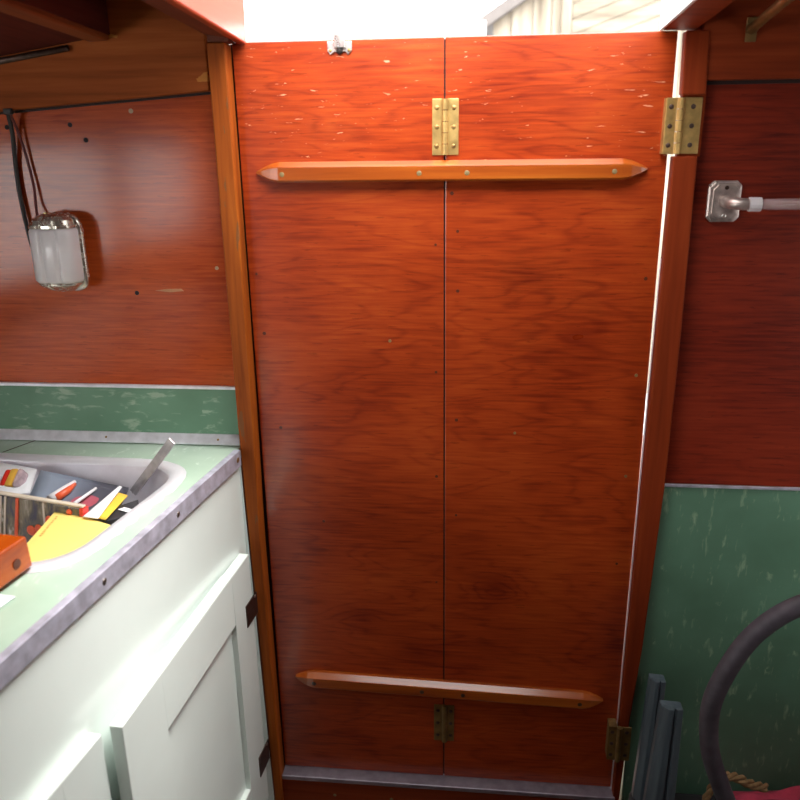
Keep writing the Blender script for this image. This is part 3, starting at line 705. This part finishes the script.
cr_ = empty('curtain_rod', (.71, -.02, 1.28), 'dull brass rod on a small bracket at top right under the deck', 'rod')
part(cr_, 'bracket', MB().box(.703, .717, -.0205, -.017, 1.268, 1.298), M['brass_dull'], bevel=.001)
part(cr_, 'rod', MB().tube([(.710, -.0208, 1.284), (.709, -.035, 1.285), (.685, -.20, 1.288), (.655, -.42, 1.291)], [.0075, .0062, .0058, .0058], 10), M['brass_dull'], smooth=True)

# settee and what stands on it
ben = empty('settee', (.95, -.35, ZF), 'dark settee at bottom right below the hose loop', 'settee')
part(ben, 'settee_base', MB().box(.66, WX1-.002, -.62, -.026, ZF, -.035), M['hull'])
part(ben, 'cushion', MB().box(.645, WX1-.004, -.63, -.025, -.034, .028), M['cushion'], bevel=.012, seg=3)
random.seed(2)
hose = catmull([(.738, -.175, .215), (.718, -.18, .30), (.7215, -.185, .375), (.757, -.19, .468), (.815, -.195, .527), (.90, -.195, .548), (.99, -.19, .515), (1.05, -.185, .42), (1.065, -.18, .30), (1.03, -.17, .17), (.96, -.165, .075), (.88, -.165, .046), (.80, -.17, .085)], 10, True)
tag(MB().tube(hose, .0142, 14, True).build('hose_loop', M['hose'], smooth=True), 'thick dark grey rubber hose bent in a big loop standing on the settee', 'hose')
def slat(name, xb0, xb1, xt0, xt1, yb, yt, z0, z1, label):
    # a U-section bar leaning on the lining
    w0, w1 = xb1-xb0, xt1-xt0
    m = MB()
    def sec(xa, w, y, z):
        return [(xa, y, z), (xa+w*.30, y-.012, z+.001), (xa+w*.55, y-.012, z+.001), (xa+w*.58, y-.006, z), (xa+w*.66, y-.006, z), (xa+w*.69, y-.012, z+.001), (xa+w, y-.009, z), (xa+w, y+.012, z), (xa, y+.014, z)]
    m.loft([sec(xb0, w0, yb, z0), sec(xt0, w1, yt, z1)])
    return tag(m.build(name, M['slat'], bevel=.0012), label, 'bar', 'blue-grey bars leaning by the door')
slat('grooved_bar', .648, .680, .663, .688, -.052, -.030, .029, .268, 'rear blue-grey grooved bar, closest to the right door post')
slat('grooved_bar', .652, .702, .670, .704, -.110, -.088, .029, .260, 'front blue-grey grooved bar, nearer the hose loop')
def cl_f(u, v):
    x = .795+.34*u; y = -.148+.125*v
    h = .062*math.sin(math.pi*min(1, u*1.0+.0))**.6*math.sin(math.pi*v)**.7 if 0 < u < 1 and 0 < v < 1 else 0
    h *= .85+.18*math.sin(u*17+v*9)+.12*math.sin(v*21-u*6)
    return Vector((x, y, .031+max(0, h)))
tag(MB().grid(cl_f, 40, 26).build('pink_cloth', M['pink'], smooth=True), 'crumpled pink cloth on the settee at the foot of the hose loop', 'cloth')
rp = catmull([(.752, -.10, .036), (.757, -.10, .085), (.772, -.10, .128), (.795, -.10, .135), (.825, -.10, .122), (.850, -.10, .116)], 8)
m = MB(); 
for k in range(3):
    pts = []
    for i, p in enumerate(rp):
        a = i*.55+k*2.094; pts.append(p+Vector((math.cos(a)*.0035, math.sin(a)*.0035, math.sin(a+1)*.0035)))
    m.tube(pts, .0038, 7)
tag(m.build('rope_end', M['tan'], smooth=True), 'short tan rope end lying beside the pink cloth', 'rope')

# ------------------------------------------------------------------ outside, over the top of the door
struct(MB().box(-1.2, 2.2, .06, 2.2, -.16, -.12).build('ground', M['sole_out']), 'pale cockpit sole beyond the door', 'deck')
sh = empty('shed', (1.6, 4.2, 0), 'weathered grey timber shed with diagonal boards seen over the door', 'shed')
def shb(x0, x1, zt0, zt1, y=4.0, th_=.03):
    return MB().prism([(x0, y, -.5), (x1, y, -.5), (x1, y, zt1), (x0, y, zt0)], (0, th_, 0))
def eave(x): return 1.78+(x-.36)*.62
x = .40; random.seed(11)
wallm = MB()
while x < 3.0:
    w = random.uniform(.09, .13)
    wallm.prism([(x, 4.0, -.5), (x+w-.006, 4.0, -.5), (x+w-.006, 4.0, eave(x+w)), (x, 4.0, eave(x))], (0, random.uniform(.02, .03), 0)); x += w
part(sh, 'shed_wall', wallm, M['shed'])
part(sh, 'shed_backing', MB().prism([(.40, 4.032, -.5), (3.0, 4.032, -.5), (3.0, 4.032, eave(3.0)), (.40, 4.032, eave(.40))], (0, .02, 0)), M['shed_roof'])
part(sh, 'shed_roof', MB().prism([(.30, 3.9, eave(.30)+.0), (3.0, 3.9, eave(3.0)), (3.0, 3.9, eave(3.0)+.07), (.30, 3.9, eave(.30)+.07)], (0, .9, 0)), M['shed_roof'])
for k in range(5):
    z0 = 1.60+k*.085-.02
    m = MB(); m.prism([(.86, 3.975, z0-.02), (2.4, 3.975, z0-.02+.55), (2.4, 3.975, z0+.06+.55), (.86, 3.975, z0+.06)], (0, .022, 0))
    part(sh, 'diagonal_board', m, M['shed_brace'])
part(sh, 'corner_board', MB().box(.80, .855, 3.972, 3.998, -.5, 2.05), M['shed'])
tag(MB().box(-.2, .362, .5, .56, 1.345, 1.3725).build('white_rail', M['white_paint'], bevel=.004), 'white painted rail end just above the door in front of the shed', 'rail')
for xx in (-.1,):
    pass

# ------------------------------------------------------------------ light
w = bpy.data.worlds.new('overcast_sky'); S.world = w; w.use_nodes = True
bg = w.node_tree.nodes['Background']
N_, L_ = w.node_tree.nodes, w.node_tree.links
tcw = N_.new('ShaderNodeTexCoord'); dt = N_.new('ShaderNodeVectorMath'); dt.operation = 'DOT_PRODUCT'
dt.inputs[1].default_value = Vector((.10, -.84, .53)).normalized(); L_.new(tcw.outputs['Generated'], dt.inputs[0])
def wm(op, a, b):
    n = N_.new('ShaderNodeMath'); n.operation = op
    for i, v in enumerate((a, b)):
        if isinstance(v, (int, float)): n.inputs[i].default_value = v
        else: L_.new(v, n.inputs[i])
    return n.outputs[0]
glow = wm('POWER', wm('MAXIMUM', dt.outputs['Value'], 0.0), 6.5)
dt2 = N_.new('ShaderNodeVectorMath'); dt2.operation = 'DOT_PRODUCT'
dt2.inputs[1].default_value = Vector((-.70, -.71, -.06)).normalized(); L_.new(tcw.outputs['Generated'], dt2.inputs[0])
glow2 = wm('MULTIPLY', wm('POWER', wm('MAXIMUM', dt2.outputs['Value'], 0.0), 10.0), 4.5)
L_.new(wm('ADD', wm('ADD', wm("MULTIPLY", glow, 17.0), glow2), 2.8), bg.inputs['Strength'])
bg.inputs['Color'].default_value = (1.0, .975, .955, 1)
def sun(name, dirv, strength, angle, col=(1, .97, .93)):
    l = bpy.data.lights.new(name, 'SUN'); l.energy = strength; l.angle = R(angle); l.color = col
    o = bpy.data.objects.new(name, l); COL.objects.link(o)
    o.rotation_euler = Vector(dirv).to_track_quat('-Z', 'Y').to_euler(); o.location = (1, -1, 4); return o
sun('hazy_sun', (-.46, -.15, -1.0), 6.2, 30)

# ------------------------------------------------------------------ camera
cam = bpy.data.cameras.new('camera'); co = bpy.data.objects.new('camera', cam); COL.objects.link(co)
cam.sensor_width = 36; cam.sensor_fit = 'HORIZONTAL'; cam.lens = 787/800*36; cam.clip_start = .01
cam.dof.use_dof = True; cam.dof.focus_distance = 1.3; cam.dof.aperture_fstop = 4.5
c0 = Vector((.99470937, .10188615, -.0131335)); c1 = Vector((-.01951006, .31288158, .94959174)); c2 = Vector((.10085948, -.94431156, .31321404))
co.matrix_world = Matrix(((c0.x, c1.x, c2.x, .36288), (c0.y, c1.y, c2.y, -1.2), (c0.z, c1.z, c2.z, 1.1502), (0, 0, 0, 1)))
S.camera = co
S.view_settings.view_transform = 'Standard'; S.view_settings.look = 'None'; S.view_settings.gamma = 1
S.view_settings.use_curve_mapping = False; S.view_settings.exposure = 0.2
